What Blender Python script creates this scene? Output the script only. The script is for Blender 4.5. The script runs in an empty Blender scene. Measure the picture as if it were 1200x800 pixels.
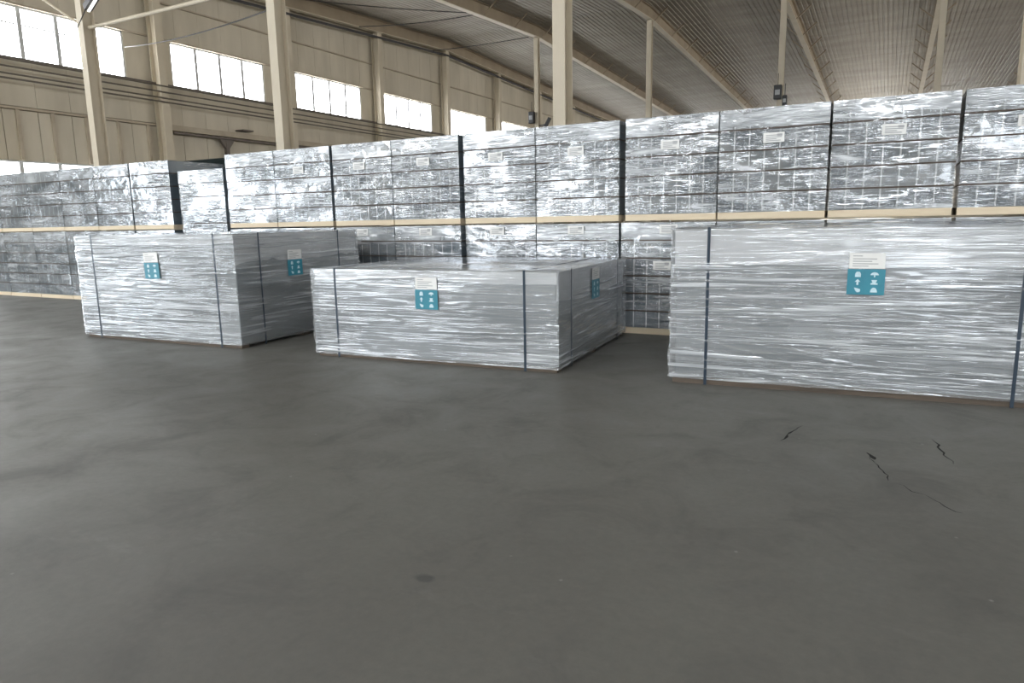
import bpy, math, random
import numpy as np
from mathutils import Matrix, Vector
random.seed(7)
RNG = np.random.RandomState(11)
SC = bpy.context.scene
COL = SC.collection

# ------------------------------------------------------------------ camera
CAM_H = 1.2885
cd = bpy.data.cameras.new('camera'); cam = bpy.data.objects.new('camera', cd); COL.objects.link(cam)
r3 = (0.88178698, 0.47128397, -0.01852423); u3 = (-0.06419614, 0.15883774, 0.98521542); f2 = (-0.46725858, 0.86756094, -0.17031566)
cam.matrix_world = Matrix(((r3[0], u3[0], -f2[0], 0), (r3[1], u3[1], -f2[1], 0), (r3[2], u3[2], -f2[2], CAM_H), (0, 0, 0, 1)))
cd.sensor_width = 36; cd.lens = 36 * 816.13 / 1200; cd.clip_end = 400; cd.clip_start = .05
SC.camera = cam

# ------------------------------------------------------------------ world, lights, exposure
SC.view_settings.view_transform = 'Standard'; SC.view_settings.look = 'None'
SC.view_settings.gamma = 1; SC.view_settings.use_curve_mapping = False
SC.view_settings.exposure = 0.38
W = bpy.data.worlds.new('world'); SC.world = W; W.use_nodes = True
bg = W.node_tree.nodes['Background']; bg.inputs[0].default_value = (.86, .93, 1, 1); bg.inputs[1].default_value = 1.0
WIN_E = 12.0          # daylight through the frosted window panes

XWD = -22.8
def area(name, loc, rot, sx, sy, power, col):
    l = bpy.data.lights.new(name, 'AREA'); l.shape = 'RECTANGLE'; l.size = sx; l.size_y = sy; l.energy = power; l.color = col
    o = bpy.data.objects.new(name, l); COL.objects.link(o); o.location = loc; o.rotation_euler = rot; return o
R = math.radians
# daylight in the open loading doors of the front wall (behind the camera) and of the far wall
area('door_daylight', (-14.5, -11.8, 2.6), (R(90), 0, 0), 7.0, 5.0, 500, (.93, .97, 1))
area('door_daylight', (XWD, -4.5, 2.4), (0, R(-90), 0), 4.4, 9.0, 720, (.88, .95, 1))   # loading door in the left wall, left of the view
area('door_daylight', (4.5, -11.8, 2.6), (R(90), 0, 0), 5.0, 5.0, 200, (.93, .97, 1))
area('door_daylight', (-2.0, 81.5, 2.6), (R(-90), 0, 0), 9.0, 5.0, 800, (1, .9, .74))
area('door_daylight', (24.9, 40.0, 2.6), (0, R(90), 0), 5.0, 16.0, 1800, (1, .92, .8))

# ------------------------------------------------------------------ helpers
class MB:
    def __init__(s): s.v = []; s.f = []
    def box(s, x0, x1, y0, y1, z0, z1):
        b = len(s.v)
        s.v += [(x0, y0, z0), (x1, y0, z0), (x1, y1, z0), (x0, y1, z0), (x0, y0, z1), (x1, y0, z1), (x1, y1, z1), (x0, y1, z1)]
        s.f += [tuple(b + i for i in q) for q in ((0, 3, 2, 1), (4, 5, 6, 7), (0, 1, 5, 4), (1, 2, 6, 5), (2, 3, 7, 6), (3, 0, 4, 7))]
        return s
    def bar(s, a, b, w, h=None):
        """rectangular bar from a to b"""
        h = h or w; a = Vector(a); b = Vector(b); d = (b - a).normalized()
        up = Vector((0, 0, 1)) if abs(d.z) < .95 else Vector((0, 1, 0))
        x = d.cross(up).normalized(); y = x.cross(d).normalized(); k = len(s.v)
        for p in (a, b):
            for i, j in ((-1, -1), (1, -1), (1, 1), (-1, 1)):
                s.v.append(tuple(p + x * i * w / 2 + y * j * h / 2))
        s.f += [tuple(k + i for i in q) for q in ((0, 3, 2, 1), (4, 5, 6, 7), (0, 1, 5, 4), (1, 2, 6, 5), (2, 3, 7, 6), (3, 0, 4, 7))]
        return s
    def tube(s, pts, r, n=8):
        pts = [Vector(p) for p in pts]; k0 = len(s.v)
        for i, p in enumerate(pts):
            d = (pts[min(i + 1, len(pts) - 1)] - pts[max(i - 1, 0)]).normalized()
            up = Vector((0, 0, 1)) if abs(d.z) < .95 else Vector((0, 1, 0))
            x = d.cross(up).normalized(); y = x.cross(d).normalized()
            for j in range(n):
                t = 2 * math.pi * j / n; s.v.append(tuple(p + x * math.cos(t) * r + y * math.sin(t) * r))
        for i in range(len(pts) - 1):
            for j in range(n):
                a = k0 + i * n + j; b = k0 + i * n + (j + 1) % n
                s.f.append((a, b, b + n, a + n))
        s.f.append(tuple(k0 + j for j in range(n))[::-1]); s.f.append(tuple(k0 + (len(pts) - 1) * n + j for j in range(n)))
        return s
    def prism(s, poly, y0, y1):
        """polygon in xz extruded along y"""
        k = len(s.v); n = len(poly)
        for y in (y0, y1): s.v += [(x, y, z) for x, z in poly]
        s.f.append(tuple(range(k, k + n))); s.f.append(tuple(range(k + n, k + 2 * n))[::-1])
        for i in range(n):
            j = (i + 1) % n; s.f.append((k + i, k + n + i, k + n + j, k + j))
        return s
    def mesh(s, name, m):
        me = bpy.data.meshes.new(name); me.from_pydata(s.v, [], s.f); me.update()
        if m: me.materials.append(m)
        return me
    def build(s, name, m, parent=None, loc=None, smooth=False):
        me = s.mesh(name, m)
        if smooth:
            for p in me.polygons: p.use_smooth = True
        return link(name, me, parent, loc)

def link(name, me, parent=None, loc=None, scale=None):
    o = bpy.data.objects.new(name, me); COL.objects.link(o)
    if parent: o.parent = parent
    if loc: o.location = loc
    if scale: o.scale = scale
    return o
def tag(o, label=None, cat=None, group=None, kind=None):
    for k, v in (('label', label), ('category', cat), ('group', group), ('kind', kind)):
        if v: o[k] = v
    return o
def empty(name, loc=(0, 0, 0), rz=0):
    o = bpy.data.objects.new(name, None); COL.objects.link(o); o.location = loc; o.rotation_euler.z = rz; return o
def bevel(o, w, seg=1):
    b = o.modifiers.new('bevel', 'BEVEL'); b.width = w; b.segments = seg; b.limit_method = 'ANGLE'; return o

# ------------------------------------------------------------------ materials
def newmat(name):
    m = bpy.data.materials.new(name); m.use_nodes = True; nt = m.node_tree
    return m, nt, nt.nodes['Principled BSDF']
def N(nt, t, **k):
    n = nt.nodes.new(t)
    for a, b in k.items(): setattr(n, a, b)
    return n
def coords(nt, scale=(1, 1, 1), rot=(0, 0, 0), kind='Object'):
    tc = N(nt, 'ShaderNodeTexCoord'); mp = N(nt, 'ShaderNodeMapping')
    mp.inputs['Scale'].default_value = scale; mp.inputs['Rotation'].default_value = rot
    nt.links.new(tc.outputs[kind], mp.inputs[0]); return mp.outputs[0]
def noise(nt, vec, sc=1, det=4, rough=.55, dist=0):
    n = N(nt, 'ShaderNodeTexNoise'); n.inputs['Scale'].default_value = sc; n.inputs['Detail'].default_value = det
    n.inputs['Roughness'].default_value = rough; n.inputs['Distortion'].default_value = dist
    nt.links.new(vec, n.inputs['Vector']); return n.outputs['Fac']
def ramp(nt, fac, stops):
    r = N(nt, 'ShaderNodeValToRGB'); nt.links.new(fac, r.inputs[0]); e = r.color_ramp.elements
    while len(e) < len(stops): e.new(.5)
    for i, (p, c) in enumerate(stops):
        e[i].position = p; e[i].color = (c, c, c, 1) if isinstance(c, (int, float)) else (*c, 1)
    return r.outputs[0]
def math_(nt, op, a, b=None, c=None):
    n = N(nt, 'ShaderNodeMath', operation=op)
    for i, x in enumerate((a, b, c)):
        if x is None: continue
        if isinstance(x, (int, float)): n.inputs[i].default_value = x
        else: nt.links.new(x, n.inputs[i])
    return n.outputs[0]
def bump(nt, h, strength, dist, into=None, nrm=None):
    b = N(nt, 'ShaderNodeBump'); b.inputs['Strength'].default_value = strength; b.inputs['Distance'].default_value = dist
    nt.links.new(h, b.inputs['Height'])
    if nrm: nt.links.new(nrm, b.inputs['Normal'])
    if into: nt.links.new(b.outputs[0], into.inputs['Normal'])
    return b.outputs[0]
def mixc(nt, fac, a, b):
    m = N(nt, 'ShaderNodeMix', data_type='RGBA')
    if isinstance(fac, (int, float)): m.inputs[0].default_value = fac
    else: nt.links.new(fac, m.inputs[0])
    for i, x in ((6, a), (7, b)):
        if isinstance(x, tuple): m.inputs[i].default_value = (*x, 1)
        else: nt.links.new(x, m.inputs[i])
    return m.outputs[2]
def plain(name, c1, c2=None, sc=3, rough=.6, metal=0, bscale=0, bstr=.2, spec=.5, stretch=(1, 1, 1)):
    m, nt, p = newmat(name); v = coords(nt, stretch)
    f = noise(nt, v, sc, 5)
    if c2 is None: c2 = tuple(x * .8 for x in c1)
    nt.links.new(mixc(nt, ramp(nt, f, [(.3, 0), (.7, 1)]), c1, c2), p.inputs['Base Color'])
    p.inputs['Roughness'].default_value = rough; p.inputs['Metallic'].default_value = metal; p.inputs['Specular IOR Level'].default_value = spec
    if bscale: bump(nt, noise(nt, v, bscale, 3), bstr, .01, p)
    return m
M = {}
M['beige'] = plain('beige_paint', (.60, .53, .41), (.52, .455, .345), 1.2, .55)
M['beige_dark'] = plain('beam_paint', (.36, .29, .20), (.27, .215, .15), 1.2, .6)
M['wallpanel'] = plain('wall_panel_paint', (.62, .56, .45), (.49, .44, .345), .8, .6, stretch=(1, 1.6, .35))
M['walltrim'] = plain('wall_trim_paint', (.50, .43, .33), (.38, .32, .24), 2, .6)
M['slab'] = plain('wall_backing', (.30, .26, .20), None, 2, .8)
M['pipe'] = plain('pipe_paint', (.15, .13, .10), (.10, .085, .07), 4, .5)
M['dark'] = plain('dark_steel', (.035, .035, .04), (.06, .055, .055), 5, .45, .3)
M['header'] = plain('header_steel', (.10, .085, .075), (.16, .135, .115), 3, .5, .3)
M['black'] = plain('black_plastic', (.012, .012, .015), None, 5, .35)
M['cable'] = plain('cable_rubber', (.03, .028, .026), None, 5, .6)
M['frame'] = plain('window_frame_paint', (.62, .64, .64), None, 3, .4)
M['fir'] = plain('pine_board', (.78, .67, .50), (.68, .56, .39), 6, .65, bscale=30, stretch=(.3, 3, 3))
M['skid'] = plain('skid_timber', (.13, .10, .075), (.07, .055, .042), 5, .8, bscale=30, stretch=(.3, 3, 3))
M['carton'] = plain('grey_board', (.12, .155, .18), (.085, .115, .14), 1.5, .38)
M['liner'] = plain('pale_edge', (.60, .64, .66), None, 5, .5)
M['separator'] = plain('brown_separator', (.10, .075, .06), (.06, .046, .038), 6, .8)
M['core'] = plain('grey_block', (.18, .205, .215), (.145, .17, .18), .9, .45)
M['cover'] = plain('pale_cover_sheet', (.74, .75, .76), (.66, .67, .68), 1.3, .4, bscale=8, bstr=.3)
M['strap'] = plain('dark_strap', (.018, .034, .055), (.03, .05, .075), 20, .35, stretch=(1, 1, .2))
M['white'] = plain('white_label', (.82, .82, .80), (.76, .76, .74), 5, .5)
M['print'] = plain('grey_print', (.42, .43, .44), None, 20, .6)
M['teal'] = plain('teal_label', (.035, .26, .34), (.03, .21, .29), 8, .35)
M['mark'] = plain('pale_print', (.60, .80, .86), None, 20, .5)
M['tarp'] = plain('dark_green_sheet', (.010, .018, .016), (.004, .008, .008), 2, .85, spec=.15)

# floor
m, nt, p = newmat('concrete_floor'); v = coords(nt)
big = noise(nt, v, .5, 6, .6); mid = noise(nt, v, 2.2, 8, .65, .6); fine = noise(nt, v, 26, 5, .7)
c = mixc(nt, ramp(nt, big, [(.35, 0), (.68, 1)]), (.205, .20, .18), (.165, .16, .145))
c = mixc(nt, ramp(nt, mid, [(.52, 0), (.78, .55)]), c, (.105, .106, .104))
c = mixc(nt, ramp(nt, noise(nt, coords(nt, (1, 2.6, 1), (0, 0, .5)), 1.9, 8, .7), [(.60, 0), (.80, .5)]), c, (.27, .27, .255))
c = mixc(nt, ramp(nt, fine, [(.3, .25), (.7, 0)]), c, (.09, .09, .087))
vor = N(nt, 'ShaderNodeTexVoronoi'); vor.inputs['Scale'].default_value = 3.5; nt.links.new(v, vor.inputs['Vector'])
c = mixc(nt, ramp(nt, vor.outputs['Distance'], [(.0, .8), (.035, 0)]), c, (.4, .4, .37))
# oil stain by the camera, a wear mark of its own
sub = N(nt, 'ShaderNodeVectorMath', operation='SUBTRACT'); sub.inputs[1].default_value = (-1.424, 1.929, 0); nt.links.new(v, sub.inputs[0])
mp = N(nt, 'ShaderNodeMapping'); mp.inputs['Rotation'].default_value = (0, 0, -.45); mp.inputs['Scale'].default_value = (11, 17, 1); nt.links.new(sub.outputs[0], mp.inputs[0])
ln = N(nt, 'ShaderNodeVectorMath', operation='LENGTH'); nt.links.new(mp.outputs[0], ln.inputs[0])
d_ = math_(nt, 'ADD', ln.outputs['Value'], math_(nt, 'MULTIPLY', noise(nt, v, 16, 4), .9))
c = mixc(nt, ramp(nt, d_, [(.75, .6), (1.5, 0)]), c, (.06, .06, .062))
nt.links.new(c, p.inputs['Base Color'])
nt.links.new(ramp(nt, mid, [(.3, .42), (.7, .62)]), p.inputs['Roughness']); p.inputs['Specular IOR Level'].default_value = .35
b1 = bump(nt, fine, .12, .004); bump(nt, mid, .15, .02, p, b1)
M['floor'] = m
M['crack'] = plain('crack_dark', (.018, .018, .017), None, 20, .9)

# roof underside: metal foil faced, warm grey
m, nt, p = newmat('roof_sheet_metal'); v = coords(nt)
f1 = noise(nt, coords(nt, (.25, .8, 1)), 1.2, 5); f2_ = noise(nt, coords(nt, (3, .12, 1)), 1.6, 4)
c = mixc(nt, ramp(nt, f1, [(.3, 0), (.7, 1)]), (.36, .325, .27), (.25, .22, .175))
c = mixc(nt, ramp(nt, f2_, [(.45, 0), (.75, .5)]), c, (.2, .17, .13))
nt.links.new(c, p.inputs['Base Color']); p.inputs['Roughness'].default_value = .55; p.inputs['Metallic'].default_value = .25
bump(nt, noise(nt, coords(nt, (.3, 1.5, 1)), 1.5, 3), .5, .06, p)
M['roof'] = m

def emis(name, col, e):
    m = bpy.data.materials.new(name); m.use_nodes = True; nt = m.node_tree; nt.nodes.clear()
    o = N(nt, 'ShaderNodeOutputMaterial'); em = N(nt, 'ShaderNodeEmission'); em.inputs[0].default_value = (*col, 1); em.inputs[1].default_value = e
    nt.links.new(em.outputs[0], o.inputs[0]); return m
M['pane'] = emis('daylit_frosted_pane', (.94, .97, 1), WIN_E)
M['tube'] = emis('lamp_tube_glow', (1, 1, .95), 1.6)

def film_mat(name, stretch, rot, haze_lo, haze_hi, gloss, rough, bstr, bdist, sc=1.0, patch=(1.2, 1.8), tint=(.80, .84, .87), top=0.0, thr=.0, und=0.0, fres=1.0):
    """stretch wrap: clear plastic, milky where the layers pile up, glossy creases"""
    m = bpy.data.materials.new(name); m.use_nodes = True; nt = m.node_tree; nt.nodes.clear()
    out = N(nt, 'ShaderNodeOutputMaterial')
    info = N(nt, 'ShaderNodeObjectInfo')
    tc = N(nt, 'ShaderNodeTexCoord')
    off = N(nt, 'ShaderNodeVectorMath', operation='SCALE'); off.inputs[0].default_value = (31, 17, 23); nt.links.new(info.outputs['Random'], off.inputs['Scale'])
    add = N(nt, 'ShaderNodeVectorMath', operation='ADD'); nt.links.new(tc.outputs['Object'], add.inputs[0]); nt.links.new(off.outputs[0], add.inputs[1])
    def mp(s, r=(0, 0, 0)):
        q = N(nt, 'ShaderNodeMapping'); q.inputs['Scale'].default_value = s; q.inputs['Rotation'].default_value = r; nt.links.new(add.outputs[0], q.inputs[0]); return q.outputs[0]
    # creases: ridged noise stretched along the winding direction, in two slightly different tilts
    def ridged(vec, s, d=2, dist=.0):
        f = noise(nt, vec, s, d, .5, dist); a = math_(nt, 'ABSOLUTE', math_(nt, 'SUBTRACT', f, .5)); return math_(nt, 'SUBTRACT', 1.0, math_(nt, 'MULTIPLY', a, 4.0))
    rA = ridged(mp(stretch, rot), 1.0 * sc, 3, .4)
    rB = ridged(mp((stretch[0] * 1.6, stretch[1] * 1.6, stretch[2] * 1.9), tuple(-a * 1.4 for a in rot)), 1.7 * sc, 2, .3)
    if thr: rA2, rB2 = ramp(nt, rA, [(thr, 0), (1, 1)]), ramp(nt, rB, [(thr, 0), (1, 1)])
    else: rA2, rB2 = rA, rB
    h = math_(nt, 'ADD', rA2, math_(nt, 'MULTIPLY', rB2, .6))
    area_ = ramp(nt, noise(nt, mp((patch[0], patch[0], patch[1])), 1, 3), [(.42, .08), (.60, 1)])
    h = math_(nt, 'MULTIPLY', h, area_)
    nb = bump(nt, h, bstr, bdist)
    if und: nb = bump(nt, noise(nt, mp((2.2, 2.2, 4.5)), 1, 2), 1.0, und, nrm=nb)
    # milkiness
    hz = noise(nt, mp((patch[0] * .8, patch[0] * .8, patch[1] * 1.2)), 1.3, 4, .6, .5)
    crease = ramp(nt, rA, [(.80, 0), (1.0, .45)])
    hf = math_(nt, 'ADD', ramp(nt, hz, [(.42, haze_lo), (.68, haze_hi)]), math_(nt, 'MULTIPLY', crease, area_))
    if top:
        sp = N(nt, 'ShaderNodeSeparateXYZ'); nt.links.new(tc.outputs['Generated'], sp.inputs[0])
        hf = math_(nt, 'ADD', hf, ramp(nt, math_(nt, 'ADD', sp.outputs[2], math_(nt, 'MULTIPLY', noise(nt, mp((6, 6, 2)), 1, 3), .05)), [(.82, 0), (.84, top)]))
    hf = math_(nt, 'MINIMUM', hf, .92)
    tr = N(nt, 'ShaderNodeBsdfTransparent'); df = N(nt, 'ShaderNodeBsdfDiffuse'); df.inputs[0].default_value = (*tint, 1); nt.links.new(nb, df.inputs['Normal'])
    gl = N(nt, 'ShaderNodeBsdfGlossy'); gl.inputs['Roughness'].default_value = rough; gl.inputs['Color'].default_value = (.95, .97, 1, 1); nt.links.new(nb, gl.inputs['Normal'])
    m1 = N(nt, 'ShaderNodeMixShader'); nt.links.new(hf, m1.inputs[0]); nt.links.new(tr.outputs[0], m1.inputs[1]); nt.links.new(df.outputs[0], m1.inputs[2])
    fr = N(nt, 'ShaderNodeFresnel'); fr.inputs['IOR'].default_value = 1.5; nt.links.new(nb, fr.inputs['Normal'])
    gf = math_(nt, 'MINIMUM', math_(nt, 'ADD', math_(nt, 'MULTIPLY', fr.outputs[0], fres), gloss), .8)
    m2 = N(nt, 'ShaderNodeMixShader'); nt.links.new(gf, m2.inputs[0]); nt.links.new(m1.outputs[0], m2.inputs[1]); nt.links.new(gl.outputs[0], m2.inputs[2])
    nt.links.new(m2.outputs[0], out.inputs[0]); return m
M['film_bale'] = film_mat('bale_stretch_film', (.34, .34, 15), (0, .02, 0), .16, .34, .12, .13, .9, .006, 1.0, (.6, 1.6), thr=.72, und=.012)
M['film_stack'] = film_mat('stack_stretch_film', (1.0, 1.0, 14), (0, .12, 0), .0, .38, .165, .11, .9, .007, 1.0, (1.5, 2.6), top=.28, thr=.55, und=.02)
M['film_clear'] = film_mat('side_stretch_film', (1.5, 1.5, 17), (0, .1, 0), .0, .03, .0, .25, .3, .005, fres=.12)

# ------------------------------------------------------------------ building constants
XW = -22.91; BAY = 6.067; YF = 10.6; YT = 34.6; ZR = 10.68   # left wall, bay width, front and ridge column lines, beam underside at ridge
Y0, Y1 = -12.0, 82.6; XE = XW + 8 * BAY
def zbeam(y): return ZR - (.051 * (YT - y) if y < YT else .034 * (y - YT))
def zroof(y): return zbeam(y) + .62

# ------------------------------------------------------------------ structure
fl = MB().box(XW - .3, XE + .3, Y0 - .3, Y1 + .3, -.2, 0).build('floor', M['floor']); tag(fl, kind='structure')
def crack(pts, w):
    b = MB(); n = len(pts); out = []
    for i, p in enumerate(pts):
        p = Vector((*p, .0016)); a = Vector((*pts[max(0, i - 1)], 0)); c_ = Vector((*pts[min(n - 1, i + 1)], 0))
        d = (c_ - a).normalized(); q = Vector((-d.y, d.x, 0)); ww = w * (0.25 + random.random()) * (1 if 0 < i < n - 1 else .2)
        out += [p - q * ww / 2, p + q * ww / 2]
    b.v = [tuple(p) for p in out]; b.f = [(2 * i, 2 * i + 2, 2 * i + 3, 2 * i + 1) for i in range(n - 1)]
    b.build('crack', M['crack'], fl)
def jag(a, b, n, amp):
    return [(a[0] + (b[0] - a[0]) * i / n + random.uniform(-amp, amp), a[1] + (b[1] - a[1]) * i / n + random.uniform(-amp, amp)) for i in range(n + 1)]
crack(jag((-.475, 4.17), (-.40, 4.52), 8, .012), .014)
crack([(-.03, 4.135), (-.012, 4.10), (.004, 4.06), (.012, 4.03)], .035)
crack(jag((-.012, 4.08), (.085, 3.72), 10, .012), .007)
crack(jag((.095, 3.70), (.38, 3.42), 9, .02), .005)
crack(jag((.30, 4.55), (.372, 4.12), 9, .012), .010)

# left wall: backing with window openings, panels, posts, trim
ZS, ZH = 6.25, 7.75       # window sill and head
wins = []                  # (y0, y1)
k = -3
while True:
    yc = YT - 6 * 8 + 6 * (k + 3)     # column line
    if yc + 5 > Y1: break
    wins.append((yc + .75, yc + 5.0)); k += 1
cols = [YT + 6 * k for k in range(-7, 9) if Y0 < YT + 6 * k < Y1]
wall = MB()
def gz(y): return zroof(y) + .05
wall.box(XW - .3, XW - .06, Y0, -9.1, 0, 4.7); wall.box(XW - .3, XW - .06, .1, Y1, 0, 1.6); wall.box(XW - .3, XW - .06, .1, Y1, 3.33, ZS); wall.box(XW - .3, XW - .06, Y0, .1, 4.7, ZS); wall.box(XW - .3, XW - .06, .1, 8.6, 1.6, 3.33); wall.box(XW - .3, XW - .06, 14.2, Y1, 1.6, 3.33)
edge = [Y0] + [e for w in wins for e in w] + [Y1]
for i in range(0, len(edge), 2): wall.box(XW - .3, XW - .06, edge[i], edge[i + 1], ZS, ZH)
# sloping gable above the windows
for y0, y1 in ((Y0, YT), (YT, Y1)):
    kk = len(wall.v)
    wall.v += [(XW - .3, y0, ZH), (XW - .06, y0, ZH), (XW - .06, y1, ZH), (XW - .3, y1, ZH), (XW - .3, y0, gz(y0)), (XW - .06, y0, gz(y0)), (XW - .06, y1, gz(y1)), (XW - .3, y1, gz(y1))]
    wall.f += [tuple(kk + i for i in q) for q in ((0, 3, 2, 1), (4, 5, 6, 7), (0, 1, 5, 4), (1, 2, 6, 5), (2, 3, 7, 6), (3, 0, 4, 7))]
wl = wall.build('wall_left', M['slab']); tag(wl, kind='structure')
def wpanel(y0, y1, z0, z1, z1b=None, parent=wl, off=0.0):
    z1b = z1 if z1b is None else z1b; b = MB(); x0, x1 = XW - .07, XW + .0 + off
    b.v = [(x0, y0, z0), (x1, y0, z0), (x1, y1, z0), (x0, y1, z0), (x0, y0, z1), (x1, y0, z1), (x1, y1, z1b), (x0, y1, z1b)]
    b.f = [(0, 3, 2, 1), (4, 5, 6, 7), (0, 1, 5, 4), (1, 2, 6, 5), (2, 3, 7, 6), (3, 0, 4, 7)]
    return b.build('panel', M['wallpanel'], parent)
for yc in cols[2:]:
    n = 6 if yc < 45 else 2
    for i in range(n):
        a = yc + 6 * i / n + .004; b = yc + 6 * (i + 1) / n - .004
        if b > Y1: continue
        wpanel(a, b, 9.0, zbeam(a) - .02 + .45, zbeam(b) - .02 + .45)
        wpanel(a, b, ZH + .03, 8.96)
        if yc < 30: wpanel(a, b, 4.9, ZS - .03)
    # piers beside the window
    wpanel(yc, yc + .74, ZS, ZH); wpanel(yc + 5.01, yc + 6, ZS, ZH)
# lower cladding in wider panels
for yc in cols[2:5]:
    for i in range(6):
        a = yc + i + .01; b = yc + i + .99
        if yc < 15 and a < 14.3: zz = 3.34
        else: zz = 0
        wpanel(a, b, zz, 4.78, off=-.03 if yc > 15 else 0)
def wtrim(name, x, w, h, y0, y1, z, m, parent=wl, zfun=None):
    b = MB().bar((x, y0, z if zfun is None else zfun(y0)), (x, y1, z if zfun is None else zfun(y1)), w, h)
    return b.build(name, m, parent)
wtrim('girt', XW + .06, .10, .05, Y0, Y1, 8.98, M['walltrim'])
wtrim('girt', XW + .03, .10, .05, Y0, Y1, ZH + .03, M['walltrim'])
wtrim('sill', XW + .06, .16, .06, Y0, Y1, ZS - .02, M['header'])
wtrim('flashing', XW + .04, .14, .06, Y0, 16.6, 4.83, M['walltrim'])
for y in (9.9, 10.95, 12.0, 13.0, 14.04, 15.10, 16.17):
    MB().box(XW, XW + .06, y - .05, y + .05, 3.35, 4.8).build('batten', M['walltrim'], wl)
# dark steel header with a bracketed post, right of the fourth column
hb = MB(); hb.bar((XW + .15, 16.95, 4.78), (XW + .15, 34, 4.78), .2, .20); hb.build('header_beam', M['walltrim'], wl)
MB().bar((XW + .22, 16.95, 4.60), (XW + .22, 34, 4.60), .26, .06).build('header_flange', M['header'], wl)
br = MB(); br.bar((XW + .2, 19.3, 1), (XW + .2, 19.3, 4.58), .14, .14)
br.build('post', M['header'], wl)
g = MB(); k0 = 0
g.v = [(XW + .14, 19.3 - .34, 4.57), (XW + .14, 19.3 + .34, 4.57), (XW + .14, 19.3 + .06, 4.2), (XW + .14, 19.3 - .06, 4.2)]
g.v += [(x + .12, y, z) for x, y, z in g.v]; g.f = [(0, 1, 2, 3), (7, 6, 5, 4), (0, 4, 5, 1), (1, 5, 6, 2), (2, 6, 7, 3), (3, 7, 4, 0)]
g.build('bracket', M['header'], wl)
MB().box(XW + .05, XW + .5, 19.9, 20.4, 4.95, 5.0).build('ledge', M['header'], wl)
# wall columns (H sections)
def hcol(x, y, z0, z1, w, d, t, axis='y'):
    b = MB()
    if axis == 'y':   # flanges face +-y
        b.box(x - w / 2, x + w / 2, y - d / 2, y - d / 2 + t, z0, z1); b.box(x - w / 2, x + w / 2, y + d / 2 - t, y + d / 2, z0, z1); b.box(x - t / 2, x + t / 2, y - d / 2 + t, y + d / 2 - t, z0, z1)
    else:
        b.box(x - d / 2, x - d / 2 + t, y - w / 2, y + w / 2, z0, z1); b.box(x + d / 2 - t, x + d / 2, y - w / 2, y + w / 2, z0, z1); b.box(x - d / 2 + t, x + d / 2 - t, y - t / 2, y + t / 2, z0, z1)
    return b
for yc in cols[2:]:
    hcol(XW + .32, yc, 0, zbeam(yc) + .03, .30, .42, .03, 'x').build('column', M['beige'], wl)

# windows of the left wall
def window(n, y0, y1, z0, z1, panes=4, transom=False):
    fr = MB(); t = .05; xa, xb = XW - .14, XW - .02
    fr.box(xa, xb, y0, y1, z0, z0 + t); fr.box(xa, xb, y0, y1, z1 - t, z1); fr.box(xa, xb, y0, y0 + t, z0, z1); fr.box(xa, xb, y1 - t, y1, z0, z1)
    o = fr.build('window_%d' % n, M['frame']); tag(o, kind='structure')
    dy = (y1 - y0) / panes
    for i in range(panes):
        if i:
            MB().box(XW - .12, XW - .02, y0 + i * dy - .06, y0 + i * dy + .06, z0 + t, z1 - t).build('mullion', M['frame'], o)
        MB().box(XW - .11, XW - .10, y0 + i * dy + (.06 if i else t), y0 + (i + 1) * dy - (.06 if i < panes - 1 else t), z0 + t, z1 - t).build('pane', M['pane'], o)
    if transom: MB().box(XW - .13, XW - .06, y0 + t, y1 - t - 1.4, z1 - .52, z1 - .48).build('transom', M['frame'], o)
    return o
for i, (a, b) in enumerate(wins):
    if b < Y0: continue
    window(i + 1, a, b, ZS, ZH, 4, transom=(9 < a < 14))
# low daylit window at the left of the wall
window(len(wins) + 1, 8.6, 14.2, 1.6, 3.33, 5)

# other walls
MBn = MB(); MBn.box(XW, XE, Y1, Y1 + .2, 0, 10.2); o = MBn.build('wall_back', M['wallpanel']); tag(o, kind='structure')
b = MB(); b.box(XW, -18.2, Y0 - .2, Y0, 0, 9.0); b.box(-10.8, 1.9, Y0 - .2, Y0, 0, 9.0); b.box(7.1, XE, Y0 - .2, Y0, 0, 9.0)
b.box(-18.2, -10.8, Y0 - .2, Y0, 5.2, 9.0); b.box(1.9, 7.1, Y0 - .2, Y0, 5.2, 9.0)
o = b.build('wall_front', M['wallpanel']); tag(o, kind='structure')
o = MB().box(XE, XE + .2, Y0, Y1, 0, 11.4).build('wall_right', M['wallpanel']); tag(o, kind='structure')

# unseen windows, added behind the camera and to the right as fill light
nw = len(wins) + 2
def window_unseen(n, axis, c, a, b, z0, z1, out):
    fr = MB(); p = MB(); t = .06
    def bx(m_, a0, a1, zz0, zz1, d0, d1):
        lo, hi = sorted((c + out * d0, c + out * d1))
        if axis == 'x': m_.box(lo, hi, a0, a1, zz0, zz1)
        else: m_.box(a0, a1, lo, hi, zz0, zz1)
    for q in ((a, b, z0, z0 + t), (a, b, z1 - t, z1), (a, a + t, z0, z1), (b - t, b, z0, z1)): bx(fr, *q, .0, .08)
    o = fr.build('window_%d' % n, M['frame']); tag(o, kind='structure')
    bx(p, a + t, b - t, z0 + t, z1 - t, .0, .05); p.build('pane', M['pane'], o)
for i in range(12): window_unseen(nw, 'x', XE, Y0 + 3 + i * 6, Y0 + 8 + i * 6, ZS, ZH, -1); nw += 1
for i in range(7): window_unseen(nw, 'y', Y0, XW + 1 + i * BAY, XW + 6 + i * BAY, 5.9, 8.0, 1); nw += 1
for i in range(8): window_unseen(nw, 'y', Y1, XW + 1 + i * BAY, XW + 5 + i * BAY, 5.9, 7.6, -1); nw += 1

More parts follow.
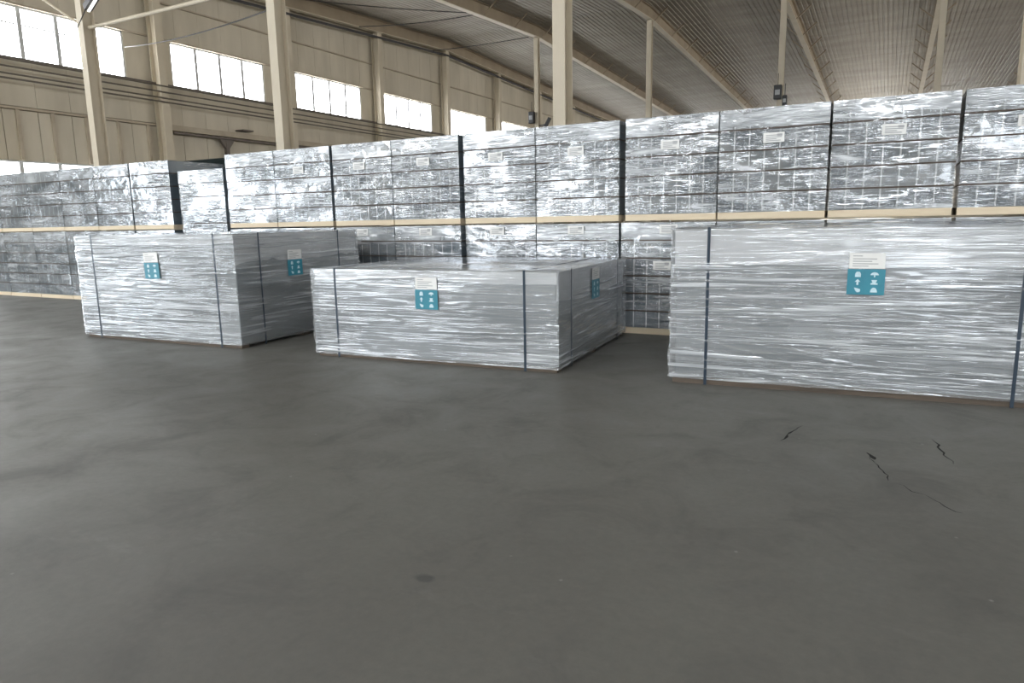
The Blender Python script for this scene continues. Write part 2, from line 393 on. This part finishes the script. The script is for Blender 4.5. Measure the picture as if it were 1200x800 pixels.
# roof: corrugated sheets, one per bay and band, real ribs along y
ceil = MB().box(XW - .3, XE + .3, YT - .25, YT + .25, zroof(YT) + .05, zroof(YT) + .10).build('ceiling', M['roof']); tag(ceil, kind='structure')
def roof_sheet(x0, x1, y0, y1, lift):
    per = BAY / 27; xs = []; n = int(round((x1 - x0) / per)); prof = ((0, 0), (.55, 0), (.65, .024), (.9, .024))
    for i in range(n):
        for a, h in prof: xs.append((x0 + (i + a) * per, h))
    xs.append((x1, 0)); b = MB(); ny = 2
    for y in (y0, y1):
        for x, h in xs: b.v.append((x, y, zroof(y) + h + lift))
    q = len(xs)
    b.f = [(i, i + 1, q + i + 1, q + i) for i in range(q - 1)]
    me = b.mesh('roof_sheet', M['roof']); o = link('roof_sheet', me, ceil)
    s = o.modifiers.new('s', 'SOLIDIFY'); s.thickness = .004
bands = [(Y0 - .3, 0), (0, 11.8), (11.8, 23), (23, YT), (YT, 48.3), (48.3, 62), (62, Y1 + .3)]
for ib in range(8):
    for j, (a, b_) in enumerate(bands):
        roof_sheet(XW + ib * BAY, XW + (ib + 1) * BAY, a - .15, b_ + .02, .02 * (j % 2))
# purlins between the beams
for y in np.arange(Y0 + 1.0, Y1, 3.0):
    pass

# ------------------------------------------------------------------ frames: roof beams and columns
ordn = ['first', 'second', 'third', 'fourth', 'fifth', 'sixth', 'seventh', 'eighth']
def beam(i):
    x = XW + i * BAY if i else XW + .5
    o = empty('roof_beam', (x, YT, ZR))
    where = {0: 'beige sloping roof beam running along the top of the left wall',
             1: 'beige sloping roof beam nearest the left wall, meeting the leftmost thin post',
             2: 'beige sloping roof beam meeting the second thin post from the left',
             3: 'beige roof beam with slanting braces meeting the thin post that carries the black box',
             4: 'beige roof beam meeting the rightmost thin post in view'}.get(i, 'beige sloping roof beam beyond the right edge of the picture, %s of its line' % ordn[i])
    tag(o, where, 'beam', 'roof beams')
    def seg(name, z0, z1, w, m):
        b = MB()
        for ya, yb in ((Y0, YT), (YT, Y1)):
            kk = len(b.v); za, zb = zbeam(ya) - ZR, zbeam(yb) - ZR
            for sx, z in ((-w / 2, z0), (w / 2, z0), (w / 2, z1), (-w / 2, z1)):
                b.v.append((sx, ya - YT, za + z)); b.v.append((sx, yb - YT, zb + z))
            b.f += [tuple(kk + j for j in q) for q in ((0, 1, 3, 2), (2, 3, 5, 4), (4, 5, 7, 6), (6, 7, 1, 0), (0, 2, 4, 6), (1, 7, 5, 3))]
        return b.build(name, m, o)
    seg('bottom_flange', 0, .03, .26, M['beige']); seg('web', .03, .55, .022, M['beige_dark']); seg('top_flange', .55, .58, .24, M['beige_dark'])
    if i:
        y = 2.0
        me = {}
        for sd in (-1, 1):
            me[sd] = MB().bar((sd * .10, 0, .04), (sd * .75, 0, .60), .05, .05).mesh('brace', M['beige_dark'])
        while y < Y1 - 1:
            for sd in (-1, 1):
                link('brace', me[sd], o, (0, y - YT, zbeam(y) - ZR))
            y += 3.0
    else:
        MB().bar((.02, Y0 - YT, zbeam(Y0) - ZR - .22), (.02, 0, -.22), .09).bar((.02, 0, -.22), (.02, Y1 - YT, zbeam(Y1) - ZR - .22), .09).build('conduit', M['dark'], o)
    return o
for i in range(0, 8): beam(i)

def column(x, y, w, d, label, group, t=.02):
    o = empty('steel_column', (x, y, 0)); tag(o, label, 'column', group); z = zbeam(y)
    b = MB(); b.box(-w / 2, w / 2, -d / 2, -d / 2 + t, 0, z); b.build('flange', M['beige'], o)
    b = MB(); b.box(-w / 2, w / 2, d / 2 - t, d / 2, 0, z); b.build('flange', M['beige'], o)
    MB().box(-t / 2, t / 2, -d / 2 + t, d / 2 - t, 0, z).build('web', M['beige'], o)
    MB().box(-w * .8, w * .8, -d * .7, d * .7, 0, .03).build('base_plate', M['beige'], o)
    MB().box(-w / 2, w / 2, -d / 2, d / 2, z - .03, z).build('cap_plate', M['beige'], o)
    return o
fl_lab = ['thick beige steel column at the far left with a pale bare edge, in front of the first window',
          'thick beige steel column between the second and third windows, behind the row of wrapped stacks',
          'thick beige steel column in the middle of the picture, rising behind the wrapped stacks']
for i in range(7):
    column(XW + (i + 1) * BAY, YF, .21, .30, fl_lab[i] if i < 3 else 'thick beige steel column beyond the right edge of the picture, %s from the left wall' % ordn[i], 'thick steel columns')
tl = ['thin beige post just left of the thick middle column, with a dark box on it', 'plain thin beige post just right of the thick middle column',
      'thin beige post with two black boxes hanging beside it', 'rightmost thin beige post, reaching the roof near the right edge']
for i in range(7):
    column(XW + (i + 1) * BAY, YT, .24, .26, tl[i] if i < 4 else 'thin beige post beyond the right edge of the picture, %s from the left wall' % ordn[i], 'thin roof posts')

def sbox(x, y, z, w, h, label, m=M['black']):
    o = empty('switch_box', (x, y, z)); tag(o, label, 'box')
    bevel(MB().box(-w / 2, w / 2, -.12, .12, 0, h).build('case', m, o), .03, 2)
    MB().box(-w * .3, w * .3, -.14, -.12, h * .3, h * .65).build('cover_plate', M['print'], o)
    MB().tube([(0, 0, h), (.0, 0, h + .5)], .015).build('cable', M['cable'], o)
sbox(-17.05, YT - .27, 6.35, .30, .60, 'dark box mounted on the left thin post above the wrapped stacks')
sbox(-4.78, YT - .27, 6.42, .33, .62, 'larger black box hanging on the thin post under the roof')
sbox(-4.47, YT - .27, 6.12, .20, .45, 'smaller black box hanging low, right of the larger one')
o = MB().bar((-16.74, YT, 6.25), (-16.25, YT, 6.28), .06).bar((-16.45, YT - .05, 6.0), (-16.1, YT - .05, 6.6), .2, .12).build('floodlight', M['black']); tag(o, 'short black slanted bar right of the thin left post, above the stacks', 'lamp')

# bracing tubes at the front column line
X0c = XW + BAY
o = MB().tube([(X0c + .1, YF, 5.906), (X0c + BAY - .1, YF, 5.90)], .042, 10).build('tie_rod', M['beige']); tag(o, 'pale horizontal tube running right from the far left column', 'tube')
o = MB().tube([(X0c - .1, YF, 5.95), (X0c - 2.6, YF, 7.35)], .03, 8).build('brace_rod', M['beige']); tag(o, 'thin pale diagonal tube rising left from the far left column', 'tube')
# cables
def sag(a, b, s, n=14): return [tuple(Vector(a).lerp(Vector(b), i / n) - Vector((0, 0, s * 4 * (i / n) * (1 - i / n)))) for i in range(n + 1)]
o = MB().tube(sag((-22.4, 15.3, 7.12), (-10.9, 10.5, 5.40), .12), .014, 6).build('cable', M['cable']); tag(o, 'dark sagging cable strung from the left wall to the second thick column', 'cable')
for k_, (a, b, s, lab) in enumerate((((-22.3, 20.5, 10.1), (-17, 28.4, 10.45), .1, 'thin dark wire under the roof, nearest the left wall top'),
                                     ((-22.3, 27.0, 10.3), (-17, 28.6, 10.42), .1, 'thin dark wire under the roof reaching the first roof beam, lower one'),
                                     ((-22.3, 33.0, 10.4), (-17, 34.0, 10.6), .05, 'thin dark wire under the roof near the leftmost thin post top'))):
    o = MB().tube(sag(a, b, s), .02, 5).build('wire', M['cable']); tag(o, lab, 'wire')
for j, z in enumerate((6.09, 5.89, 5.69, 5.56)):
    o = MB().tube([(XW + .56, Y0 + .1, z), (XW + .56, Y1 - .1, z)], .028, 6).build('pipe', M['pipe'])
    tag(o, 'thin brown pipe along the left wall under the windows, %s' % ('topmost of four', 'second from top', 'third from top', 'lowest of four')[j], 'pipe', 'pipes under the windows')
# hanging strip lamp
o = empty('strip_lamp', (-15.94, YF - .5, 6.10)); tag(o, 'dark strip lamp with a bright edge hanging at the upper left', 'lamp')
MB().bar((0, 0, 0), (1.0, -.15, .42), .16, .14).build('housing', M['dark'], o)
MB().bar((.06, -.02, -.085), (1.05, -.17, .33), .05, .03).build('lamp_tube', M['tube'], o)
MB().tube([(-.02, 0, .02), (-.45, 0, -.35)], .012, 6).build('cable', M['cable'], o)
for dx, dz in ((.25, .16), (.85, .42)):
    MB().tube([(dx, -.08, dz), (dx, -.08, zroof(YF - .58) - 6.10 + .04)], .008, 6).build('hanger', M['cable'], o)

# ------------------------------------------------------------------ noise for film geometry
def vnoise(x, y, seed):
    xi = np.floor(x).astype(int); yi = np.floor(y).astype(int); fx = x - xi; fy = y - yi
    fx = fx * fx * (3 - 2 * fx); fy = fy * fy * (3 - 2 * fy)
    def h(a, b):
        n = (a * 374761393 + b * 668265263 + seed * 1442695041) & 0x7fffffff
        n = ((n ^ (n >> 13)) * 1274126177) & 0x7fffffff
        return ((n ^ (n >> 16)) & 0xffff) / 65535.0
    return (h(xi, yi) * (1 - fx) + h(xi + 1, yi) * fx) * (1 - fy) + (h(xi, yi + 1) * (1 - fx) + h(xi + 1, yi + 1) * fx) * fy
def grid_face(b, O, U, V, Nn, nu, nv, disp, fade=True):
    """append a displaced grid; O origin, U,V edge vectors, Nn outward normal"""
    O, U, V, Nn = map(np.array, (O, U, V, Nn)); lu, lv = np.linalg.norm(U), np.linalg.norm(V)
    s = np.linspace(0, 1, nu + 1); t = np.linspace(0, 1, nv + 1); S, T = np.meshgrid(s, t)
    d = disp(S * lu, T * lv)
    if fade:
        e = np.minimum(np.minimum(S, 1 - S) * lu, np.minimum(T, 1 - T) * lv); d = d * np.clip(e / .03, 0, 1)
    P = O + S[..., None] * U + T[..., None] * V + d[..., None] * Nn
    k = len(b.v); b.v += [tuple(p) for p in P.reshape(-1, 3).tolist()]; q = nu + 1
    flip = np.dot(np.cross(U, V), Nn) < 0
    for j in range(nv):
        for i in range(nu):
            a = k + j * q + i; f = (a, a + 1, a + q + 1, a + q); b.f.append(f[::-1] if flip else f)
def crumple(seed, amp, fu, fv, tilt=.06):
    def f(u, v):
        w = v + tilt * u * (vnoise(u * .8, v * 1.5, seed + 5) - .5) * 2
        r1 = 1 - np.abs(vnoise(u * fu, w * fv, seed) - .5) * 4
        r2 = 1 - np.abs(vnoise(u * fu * 2.1, w * fv * 1.9, seed + 1) - .5) * 4
        a = np.clip(vnoise(u * 1.1, v * 2.0, seed + 2) * 2 - .4, .15, 1.2)
        return amp * (.65 * r1 + .35 * r2) * a
    return f

def crease(seed, amp, fu, fv, tilt):
    def f(u, v):
        w = v + tilt * u * (vnoise(u * .6, v * 1.2, seed + 5) - .5) * 2
        o = 0
        for q, (m_, a_) in enumerate(((1, 1), (1.9, .6))):
            r = 1 - np.abs(vnoise(u * fu * m_, w * fv * m_, seed + q) - .5) * 4
            o = o + a_ * np.clip((r - .6) / .4, 0, 1) ** 1.5
        a = np.clip(vnoise(u * 1.0, v * 2.5, seed + 2) * 2.4 - .6, .05, 1.2)
        return amp * o * a + .004 * (vnoise(u * 1.3, v * 2.0, seed + 8) - .5)
    return f

# ------------------------------------------------------------------ row of wrapped pallet stacks
YR = 7.574; DEP = 1.08; TIER = .204
WREF = 1.03
def tilemesh(nw=7):
    w = WREF / nw; b = MB().box(-w / 2 + .006, w / 2 - .006, 0, .03, .0, TIER - .018)
    return b.mesh('carton', M['carton'])
TILE = tilemesh()
SEP = MB().box(-WREF / 2, WREF / 2, -.0138, DEP - .006, .002, .016).mesh('separator_board', M['separator'])
LIN = MB().box(-WREF / 2 + .012, WREF / 2 - .012, .003, .03, 0, TIER - .018).mesh('edge_board', M['liner'])
BLK = MB().box(-WREF / 2 + .004, WREF / 2 - .004, .03, DEP - .02, 0, TIER - .018).mesh('tier_block', M['carton'])
films = {}
def filmmesh(var, H):
    key = (var, round(H, 2))
    if key in films: return films[key]
    b = MB(); w = WREF / 2 + .004
    f = crease(100 + var * 7, .0042, 1.4, 9, .35)
    grid_face(b, (-w, -.012, .0), (2 * w, 0, 0), (0, 0, H), (0, -1, 0), 70, 56, f)
    nf = len(b.f)
    for sx in (-1, 1): grid_face(b, (sx * w, -.012, 0), (0, DEP + .02, 0), (0, 0, H), (sx, 0, 0), 12, 10, lambda u, v: 0 * u)
    ns = len(b.f)
    grid_face(b, (-w, -.012, H), (2 * w, 0, 0), (0, DEP + .02, 0), (0, 0, 1), 24, 20, crumple(300 + var, .003, 3, 3))
    me = b.mesh('stretch_film', M['film_stack']); me.materials.append(M['film_clear'])
    for p_ in me.polygons:
        p_.use_smooth = True
        if nf <= p_.index < ns: p_.material_index = 1
    films[key] = me; return me
LABEL = MB().box(-.10, .10, -.0018, 0, -.048, .048).mesh('paper_label', M['white'])
lp = MB()
for zz, ww in ((.022, .13), (.004, .15), (-.014, .10), (-.03, .14)):
    lp.box(-.075, -.075 + ww, -.0026, -.0018, zz - .004, zz + .004)
lp.box(.03, .08, -.0026, -.0018, .012, .034)
LPRINT = lp.mesh('print_lines', M['print'])
PAL = {}
def pallet_parts(o, wd, z0=0):
    me = PAL.get('d')
    if me is None:
        PAL['d'] = MB().box(-WREF / 2, WREF / 2, -.012, .09, 0, .068).mesh('pallet_board', M['fir'])
        PAL['m'] = MB().box(-WREF / 2, WREF / 2, -.05, .05, 0, .068).mesh('pallet_board', M['fir'])
        PAL['s'] = MB().box(-.05, .05, 0.04, DEP - .1, 0, .066).mesh('pallet_bearer', M['fir'])
    sx = wd / WREF
    link('pallet_board', PAL['d'], o, (0, 0, z0), (sx, 1, 1)); link('pallet_board', PAL['m'], o, (0, DEP / 2, z0), (sx, 1, 1)); link('pallet_board', PAL['m'], o, (0, DEP - .06, z0), (sx, 1, 1))
    for dx in (-.44 * wd, 0, .44 * wd): link('pallet_bearer', PAL['s'], o, (dx, 0, z0))
def stack(x0, x1, z0, tiers, label, group, var, tier=.2065, lab=None, lab2=None, nolab=False, cartons=True, full_film=False, dy=0):
    wd = x1 - x0; sx = wd / WREF; sz = (tier - .018) / (TIER - .018)
    o = empty('pallet_stack', ((x0 + x1) / 2, YR + .012 + dy, z0)); tag(o, label, 'pallet stack', group)
    pallet_parts(o, wd)
    zz = .072
    w = WREF / 7
    for t in range(tiers):
        link('edge_board', LIN, o, (0, 0, zz), (sx, 1, sz)); link('tier_block', BLK, o, (0, 0, zz), (sx, 1, sz))
        if cartons:
            for i in range(7):
                link('carton', TILE, o, ((-WREF / 2 + (i + .5) * w) * sx, random.uniform(-.002, .002), zz), (sx * .985, 1, sz))
        zz += tier - .018
        if t < tiers - 1: link('separator_board', SEP, o, (0, 0, zz), (sx, 1, 1)); zz += .018
    zf = .01 if full_film else .066
    link('stretch_film', filmmesh(var, zz + .006 - zf), o, (0, 0, zf), (sx, 1, 1))
    for L in (lab, lab2):
        if L:
            l = link('paper_label', LABEL, o, (L[0] - (x0 + x1) / 2, -.024, L[1] - z0)); l.rotation_euler.y = L[2] if len(L) > 2 else 0
            link('print_lines', LPRINT, l)
    return o
ZU = 1.266
UP = [  # x0, x1, label x or None, distinguishing words
    (-16.55, -15.52, None, 'upper wrapped stack beyond the left edge, second out'),
    (-15.50, -14.46, None, 'upper wrapped stack beyond the left edge, nearest to it'),
    (-14.44, -13.40, None, 'upper wrapped stack cut by the left edge of the picture'),
    (-13.38, -12.36, None, 'silvery upper wrapped stack at the far left, left of two bright ones'),
    (-12.34, -11.36, None, 'silvery upper wrapped stack just left of the narrow dark seam'),
    (-11.31, -10.32, None, 'silvery upper wrapped stack beside the wide dark gap, left of the sunken one'),
    (-10.10, -9.06, None, 'sunken upper wrapped stack standing lower than its neighbours, dark sheet behind it'),
    (-8.98, -7.98, None, 'very shiny upper wrapped stack without label, right of the sunken one'),
    (-7.96, -6.90, -7.484, 'upper wrapped stack below the second thick column, label high on its front'),
    (-6.84, -5.84, -6.375, 'upper wrapped stack with a bright glare beside its label, right of the second thick column'),
    (-5.82, -4.79, -5.322, 'upper wrapped stack above the left part of the middle bale, dark gap on its right'),
    (-4.71, -3.73, -4.254, 'upper wrapped stack below the leftmost thin post'),
    (-3.71, -2.69, -3.205, 'upper wrapped stack below the thick middle column'),
    (-2.61, -1.62, -2.117, 'upper wrapped stack below the second thin post, right of a wide dark gap'),
    (-1.60, -.57, -1.071, 'upper wrapped stack below the two black boxes'),
    (-.54, .49, -.019, 'tallest-looking upper wrapped stack near the right edge, label top centre'),
    (.53, 1.53, 1.02, 'upper wrapped stack cut by the right edge of the picture'),
    (1.56, 2.58, 2.06, 'upper wrapped stack beyond the right edge, second out'),
]
for i, (a, b, lx, lab) in enumerate(UP):
    sunk = i == 6
    if sunk: stack(a, b, 1.075, 5, lab, 'upper row of wrapped stacks', i % 6, full_film=True)
    else: stack(a, b, ZU, 5, lab, 'upper row of wrapped stacks', i % 6, lab=(lx, 2.06, random.uniform(-.03, .03)) if lx else None)
for i, (a, b, lx, lab) in enumerate(UP):
    sunk = i == 6
    cx = (a + b) / 2; t2 = None
    lab2 = lab.replace('upper wrapped', 'lower wrapped')
    who = {3: 'lower wrapped stack at the far left, dark crumpled film, left of the left bale', 4: 'lower wrapped stack mostly behind the left end of the left bale',
           5: 'lower wrapped stack behind the left bale, under the stack by the wide gap', 6: 'lower wrapped stack under the sunken stack, hidden behind the left bale',
           7: 'lower wrapped stack behind the right part of the left bale', 8: 'lower wrapped stack behind the right end of the left bale',
           9: 'lower wrapped stack seen between left and middle bales, dark lower half', 10: 'lower wrapped stack behind the left half of the middle bale, dark gap on its right',
           11: 'lower wrapped stack behind the centre of the middle bale', 12: 'lower wrapped stack behind the right end of the middle bale',
           13: 'lower stack between the middle and right bales, bare dark tiers and two labels', 14: 'lower wrapped stack seen as a strip above the right bale, left of two',
           15: 'lower wrapped stack seen as a strip above the right bale, by the right edge'}.get(i)
    if who is None: who = 'lower wrapped stack under the one ' + ('cut by the left edge' if i == 2 else 'cut by the right edge' if i == 16 else 'second out beyond the %s edge' % ('left' if i < 3 else 'right') if i in (0, 17) else 'nearest beyond the left edge')
    a2, b2 = (a, b) if i != 13 else (-2.655, -1.62)
    ls = (lx, 1.172) if (lx and i >= 9) else None
    stack(a2, b2, 0.0, 5 if sunk else 6, who, 'lower row of wrapped stacks', (i + 3) % 6, tier=.1975, lab=ls, lab2=(-2.181, .775) if i == 13 else None)

# dark sheeted stack behind the sunken one
o = empty('sheeted_stack', (-11.7, 8.85, 0)); tag(o, 'dark green sheeted stack behind the sunken wrapped stack, seen above it', 'stack')
b = MB(); b.box(0, 1.9, 0, 1.2, .09, 2.50); bevel(b.build('sheet_cover', M['tarp'], o), .05, 2)
b = MB(); b.box(0, 1.9, 0, 1.2, 0, .09); b.build('pallet', M['fir'], o)
MB().box(.02, 1.88, -.015, .02, 2.22, 2.26).build('cord', M['cable'], o)

# ------------------------------------------------------------------ large wrapped bales
def wavy_lip(b, O, U, Nn, top, drop_fn, n=80):
    """hanging lip of the cover sheet: O at the top edge"""
    O, U, Nn = map(np.array, (O, U, Nn)); L = np.linalg.norm(U); k = len(b.v)
    for i in range(n + 1):
        s = i / n; p = O + U * s; d = drop_fn(s * L)
        for j in range(5):
            q = p + np.array([0, 0, -d * j / 4]) + Nn * (.006 + .004 * math.sin(s * L * 9 + j))
            b.v.append(tuple(q))
    for i in range(n):
        for j in range(4):
            a = k + i * 5 + j; b.f.append((a, a + 1, a + 6, a + 5))
def sticker(o, sc=1.0, loc=(0, 0, 0), rz=0, ry=0):
    """white paper card above a teal handling-mark card; front face looks to -y"""
    a = MB().box(-.112, .112, -.002, 0, .005, .112).build('paper_label', M['white'], o, loc); a.rotation_euler = (0, ry, rz)
    pl_ = MB()
    for zz, w in ((.092, .06), (.072, .15), (.055, .12), (.038, .16), (.022, .10)): pl_.box(-.09, -.09 + w, -.0027, -.002, zz - .003, zz + .003)
    pl_.build('print_lines', M['print'], a)
    t = MB().box(-.118, .118, -.002, 0, -.178, .0).build('teal_label', M['teal'], o, loc); t.rotation_euler = (0, ry, rz)
    def poly(cx, cz, pts):
        b = MB(); b.v = [(cx + x, -.0028, cz + z) for x, z in pts] + [(cx + x, -.0018, cz + z) for x, z in pts]; n = len(pts)
        b.f = [tuple(range(n)), tuple(range(n, 2 * n))[::-1]] + [(i, n + i, n + (i + 1) % n, (i + 1) % n) for i in range(n)]
        return b.build('pictogram', M['mark'], t)
    cs = [(-.052, -.036), (.052, -.036), (-.052, -.090), (.052, -.090), (-.052, -.144), (.052, -.144)]
    dome = [(.026 * math.cos(q * math.pi / 8), -.004 + .020 * math.sin(q * math.pi / 8)) for q in range(9)]
    poly(*cs[0], [(-.018, -.018), (.018, -.018), (.018, .004), (.010, .018), (-.010, .018), (-.018, .004)])
    poly(*cs[1], dome + [(-.004, -.004), (-.004, -.018), (.004, -.018), (.004, -.004)])
    poly(*cs[2], [(-.006, -.02), (.006, -.02), (.006, .002), (.018, .002), (0, .022), (-.018, .002), (-.006, .002)])
    poly(*cs[3], [(-.022, -.016), (.022, -.016), (.022, -.006), (.010, -.004), (.018, .016), (-.018, .016), (-.010, -.004), (-.022, -.006)])
    poly(*cs[4], [(-.020, .016), (-.012, -.004), (0, -.018), (.018, -.014), (.020, .004), (.004, .010)])
    poly(*cs[5], [(.022 * math.cos(q * math.pi / 7), -.016 + .034 * math.sin(q * math.pi / 7)) for q in range(8)])
def bale(A, ang, L, D, H, label, seed, base_h, drop_f, drop_s, lab_x, lab_z, side_lab, straps, side_straps, fmat=None):
    o = empty('wrapped_bale', (A[0], A[1], 0), ang); tag(o, label, 'wrapped bale', 'large wrapped bales')
    # timber skids
    b = MB(); b.box(.0, L, -.002, .10, 0, base_h); b.build('skid', M['skid'], o)
    b = MB(); b.box(.0, L, D / 2 - .05, D / 2 + .05, 0, base_h); b.build('skid', M['skid'], o)
    b = MB(); b.box(.0, L, D - .10, D, 0, base_h); b.build('skid', M['skid'], o)
    bevel(MB().box(.012, L - .012, .012, D - .012, base_h, H - .02).build('block', M['core'], o), .01)
    # cover sheet with lips
    b = MB(); b.box(.006, L - .006, .006, D - .006, H - .02, H - .012)
    wavy_lip(b, (.0, .008, H - .012), (L, 0, 0), (0, -1, 0), H, drop_f); wavy_lip(b, (L - .008, 0, H - .012), (0, D, 0), (1, 0, 0), H, drop_s)
    b.build('cover_sheet', M['cover'], o)
    # film
    b = MB(); g = .021
    z0 = base_h * .75
    f1 = crease(seed, .006, .5, 15, .06); f2__ = crease(seed + 20, .006, 1.0, 13, .2)
    grid_face(b, (-g, -g, z0), (L + 2 * g, 0, 0), (0, 0, H - z0), (0, -1, 0), 260, 120, f1)
    grid_face(b, (L + g, -g, z0), (0, D + 2 * g, 0), (0, 0, H - z0), (1, 0, 0), 160, 90, f2__)
    grid_face(b, (-g, -g, z0), (0, D + 2 * g, 0), (0, 0, H - z0), (-1, 0, 0), 40, 24, f2__)
    grid_face(b, (-g, D + g, z0), (L + 2 * g, 0, 0), (0, 0, H - z0), (0, 1, 0), 40, 24, f1)
    grid_face(b, (-g, -g, H), (L + 2 * g, 0, 0), (0, D + 2 * g, 0), (0, 0, 1), 120, 110, crumple(seed + 9, .016, 1.0, 8, .1))
    fm = b.build('stretch_film', fmat or M['film_bale'], o, smooth=True)
    # ragged ears of film at the corners
    for cx, cy, dx, dy in ((-g, -g, -1, -.3), (L + g, -g, .5, -.5), (L + g, D + g, .6, .6)):
        b = MB(); n = 26
        for i in range(n + 1):
            z = z0 + (H - z0) * i / n; e = .004 + .022 * vnoise(np.array([i * .9]), np.array([seed * 1.3 + cx]), seed)[0] ** 2
            b.v += [(cx - dx * .004, cy - dy * .004, z), (cx + dx * e, cy + dy * e, z)]
        b.f = [(2 * i, 2 * i + 1, 2 * i + 3, 2 * i + 2) for i in range(n)]
        b.build('film_edge', fmat or M['film_bale'], o)
    # straps
    q = g + .0012
    for x in straps:
        b = MB(); b.box(x - .011, x + .011, -q - .0015, -q, .0, H + .008); b.box(x - .011, x + .011, -q - .0015, D + q, H + .006, H + .008) ; b.build('strap', M['strap'], o)
    for y in side_straps:
        b = MB(); b.box(L + q, L + q + .0015, y - .009, y + .009, .0, H + .006); b.build('strap', M['strap'], o)
    q = g + .009
    sticker(o, 1, (lab_x, -q - .001, lab_z), 0, random.uniform(-.02, .02))
    if side_lab: sticker(o, 1, (L + q + .001, side_lab[0], side_lab[1]), R(90), 0)
    return o
def dropper(base, amp, sd, f=1.2):
    def fn(s):
        a = vnoise(np.array([s * f]), np.array([sd * 1.7]), sd)[0]; b_ = vnoise(np.array([s * f * 5]), np.array([sd * 2.3]), sd + 3)[0]
        return base + amp * (a - .5) * 2 + amp * .3 * (b_ - .5)
    return fn
bale((-8.508, 4.946), math.atan2(.132, 2.504), 2.507, 2.02, 1.212, 'left large silver wrapped bale with dark bare right side, teal label on each face', 3, .045,
     dropper(.10, .03, 3), dropper(.28, .12, 5, 2.2), 1.27, .905, (.855, .90), (.268, 2.24), (.325, 1.648))
bale((-4.952, 5.129), math.atan2(.181, 2.526), 2.532, 2.122, .866, 'middle low wrapped bale with its top in view and a teal label', 41, .04,
     dropper(.09, .035, 8, 1.0), dropper(.27, .03, 9, 1.5), 1.283, .688, (1.0, .72), (.258, 2.246), (.312, 1.808))
bale((-1.451, 5.386), math.atan2(.144, 1.996), 2.51, 1.85, 1.206, 'right large grey wrapped bale cut by the right edge, teal label high on it', 77, .055,
     dropper(.265, .012, 12, .6), dropper(.28, .03, 13), 1.332, .912, (.9, .9), (.256, 2.25), (.3, 1.55))
